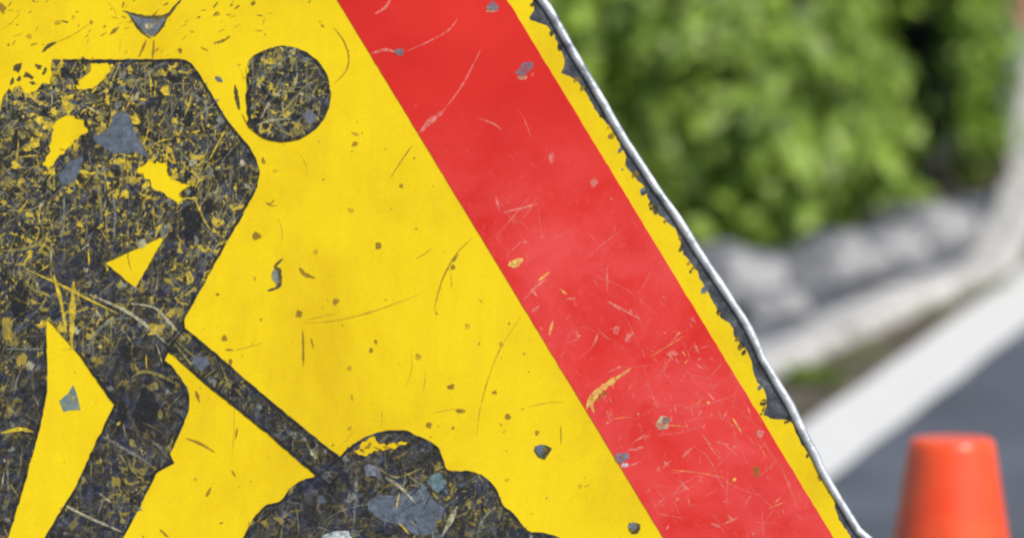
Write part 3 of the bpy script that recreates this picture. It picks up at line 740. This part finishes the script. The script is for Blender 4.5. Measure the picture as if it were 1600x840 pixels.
hb2 = at(1534, 312); b2 = Vector((hb2.x + 0.0, hb2.y + 0.10, 0))
shrub('narrow_shrub', b2, [(Vector((0, 0, 0.30)), (0.044, 0.13, 0.31)), (Vector((-0.005, 0.02, 0.70)), (0.046, 0.15, 0.40)), (Vector((0.0, 0.02, 1.20)), (0.10, 0.15, 0.35))], 6500, ML[1], 'narrow upright green shrub at the right edge of the picture', 0.034, 0.021)
b3 = Vector((b2.x - 0.25, b2.y + 0.40, 0))
shrub('rear_shrub', b3, [(Vector((0, 0, 0.45)), (0.24, 0.3, 0.5)), (Vector((0.03, -0.12, 0.18)), (0.16, 0.2, 0.2)), (Vector((-0.5, 0.1, 0.5)), (0.4, 0.3, 0.55))], 11000, ML[3], 'rear shrub with leaves coloured dark for the shade in the gap between the two brighter shrubs')
# ---- soil bed under the shrubs
V = [(base.x - 1.6, base.y - 0.12, 0.020), (base.x + 0.08, base.y - 0.10, 0.020), (base.x + 0.22, base.y + 0.30, 0.020), (b2.x + 0.03, b2.y - 0.06, 0.020), (b2.x + 0.03, b2.y + 2.5, 0.020), (base.x - 1.6, base.y + 3.0, 0.020)]
MS = m_simple('dark_soil', (0.022, 0.017, 0.012), 0.95, 0, 0.4, 25)
obj('soil_bed', V, [(0, 1, 2, 3, 4, 5)], MS)['kind'] = 'structure'
# ---- weeds in the verge
def weed(p, n, L, label, col=2):
    root = empty('verge_weed', (p.x, p.y, 0.0), label=label, cat='weed', group='weeds along the kerb')
    V = []; F = []
    for i in range(n):
        a = random.uniform(0, 6.28); up = random.uniform(0.2, 1.2)
        ax = Vector((math.cos(a), math.sin(a), up)); nr = Vector((-math.cos(a) * up, -math.sin(a) * up, 1))
        leaf(V, F, p + Vector((random.gauss(0, .02), random.gauss(0, .03), 0.002)), nr, ax, L * random.uniform(0.5, 1.2), L * 0.3)
    obj('leaves', V, F, ML[col], root); return root
weed(at(1268, 602), 46, 0.05, 'brightest green weed tuft between kerb and white line beside the sign')
weed(at(1335, 560), 14, 0.03, 'small brownish weed sprig below the kerb joint')
weed(at(1545, 452), 22, 0.03, 'weed tuft in the far end of the dirt strip')
weed(at(1455, 490), 16, 0.028, 'sparse weed sprig halfway along the dirt strip')
# ---- pink rendered wall far behind
wy = at(1595, 112)
wall = empty('garden_wall', (wy.x + 2.0, wy.y, 0.0), label='pink rendered garden wall on a grey plinth in the top right corner', cat='wall')
def box(x0, x1, y0, y1, z0, z1):
    V = [(x, y, z) for z in (z0, z1) for y in (y0, y1) for x in (x0, x1)]
    return V, [(0, 2, 3, 1), (4, 5, 7, 6), (0, 1, 5, 4), (1, 3, 7, 5), (3, 2, 6, 7), (2, 0, 4, 6)]
obj('plinth', *box(wy.x - 0.03, wy.x + 5, wy.y, wy.y + 0.3, -0.012, 0.11), m_simple('plinth_grey', (0.20, 0.24, 0.26), 0.9, 0, 0.2, 12), wall)
obj('wall_face', *box(wy.x - 0.01, wy.x + 5, wy.y + 0.02, wy.y + 0.28, 0.11, 1.3), m_simple('pink_render', (0.55, 0.23, 0.20), 0.9, 0, 0.12, 20), wall)
obj('coping', *box(wy.x - 0.05, wy.x + 5, wy.y - 0.02, wy.y + 0.32, 1.3, 1.36), MA['kerb'], wall)

# ================================================================== TRAFFIC CONE
def m_cone():
    a = NT('cone_plastic')
    c = a.ramp(a.noise(16, 5, 0.6), [(0.34, (0.88, 0.070, 0.014)), (0.66, (0.94, 0.125, 0.026))])
    sc2 = a.ramp(a.noise(120, 4, 0.7), [(0.6, 0.0), (0.75, 0.25)])
    c = a.mix(sc2, c, (0.80, 0.30, 0.2))
    dirt = a.ramp(a.noise(1.0, 5, 0.7, a.mapping((0, 0, 0), (55, 55, 14))), [(0.52, 0.0), (0.72, 0.45)])
    c = a.mix(dirt, c, (0.42, 0.06, 0.03))
    a.bump(a.noise(200, 3), 0.05, 0.001)
    a.fin(c, 0.34, 0, 0.6)
    a.b.inputs['Subsurface Weight'].default_value = 0.45; a.b.inputs['Subsurface Radius'].default_value = (1.0, 0.35, 0.2); a.b.inputs['Subsurface Scale'].default_value = 0.02
    return a.m
MC = m_cone()
cdist = 0.056 / (132 * S / DIST)
dd = (RT * ((1487 - 800) * S) + UP * ((420 - 684) * S) + FWD * DIST); tp = CAM + dd * (cdist / DIST)
ch = tp.z
cone = empty('traffic_cone', (tp.x, tp.y, 0.0), label='plain orange traffic cone standing on the road in front of the white line', cat='traffic cone')
def rz(z): return 0.028 + (ch - z) * 0.156
prof = [(rz(0.03) + 0.012, 0.03), (rz(0.045), 0.042)] + [(rz(0.045 + (ch - 0.051) * i / 10), 0.045 + (ch - 0.051) * i / 10) for i in range(1, 11)] + \
       [(rz(ch) + 0.0004, ch - 0.003), (rz(ch) - 0.0012, ch - 0.0006), (rz(ch) - 0.003, ch), (rz(ch) - 0.009, ch + 0.0003), (0.002, ch + 0.0006)]
V = []; F = []; n = 64
for r, z in prof:
    for i in range(n):
        t = 2 * math.pi * i / n; V.append((tp.x + r * math.cos(t), tp.y + r * math.sin(t), z))
for k in range(len(prof) - 1):
    for i in range(n): F.append((k * n + i, k * n + (i + 1) % n, (k + 1) * n + (i + 1) % n, (k + 1) * n + i))
obj('cone_body', V, F, MC, cone, smooth=True)
# square foot with chamfered corners
hs = 0.165; ol = []
for sx, sy in ((1, 1), (-1, 1), (-1, -1), (1, -1)):
    for k in range(5):
        a = math.atan2(sy, sx) - R(45) + R(90) * k / 4
        ol.append((tp.x + sx * (hs - 0.03) + 0.03 * math.cos(a), tp.y + sy * (hs - 0.03) + 0.03 * math.sin(a)))
m = len(ol); V = [(x, y, 0.0005) for x, y in ol] + [(x, y, 0.024) for x, y in ol] + [(tp.x + (x - tp.x) * 0.96, tp.y + (y - tp.y) * 0.96, 0.03) for x, y in ol]
F = [tuple(reversed(range(m))), tuple(range(2 * m, 3 * m))] + [(k * m + i, k * m + (i + 1) % m, (k + 1) * m + (i + 1) % m, (k + 1) * m + i) for k in (0, 1) for i in range(m)]
obj('base_plate', V, F, MC, cone)
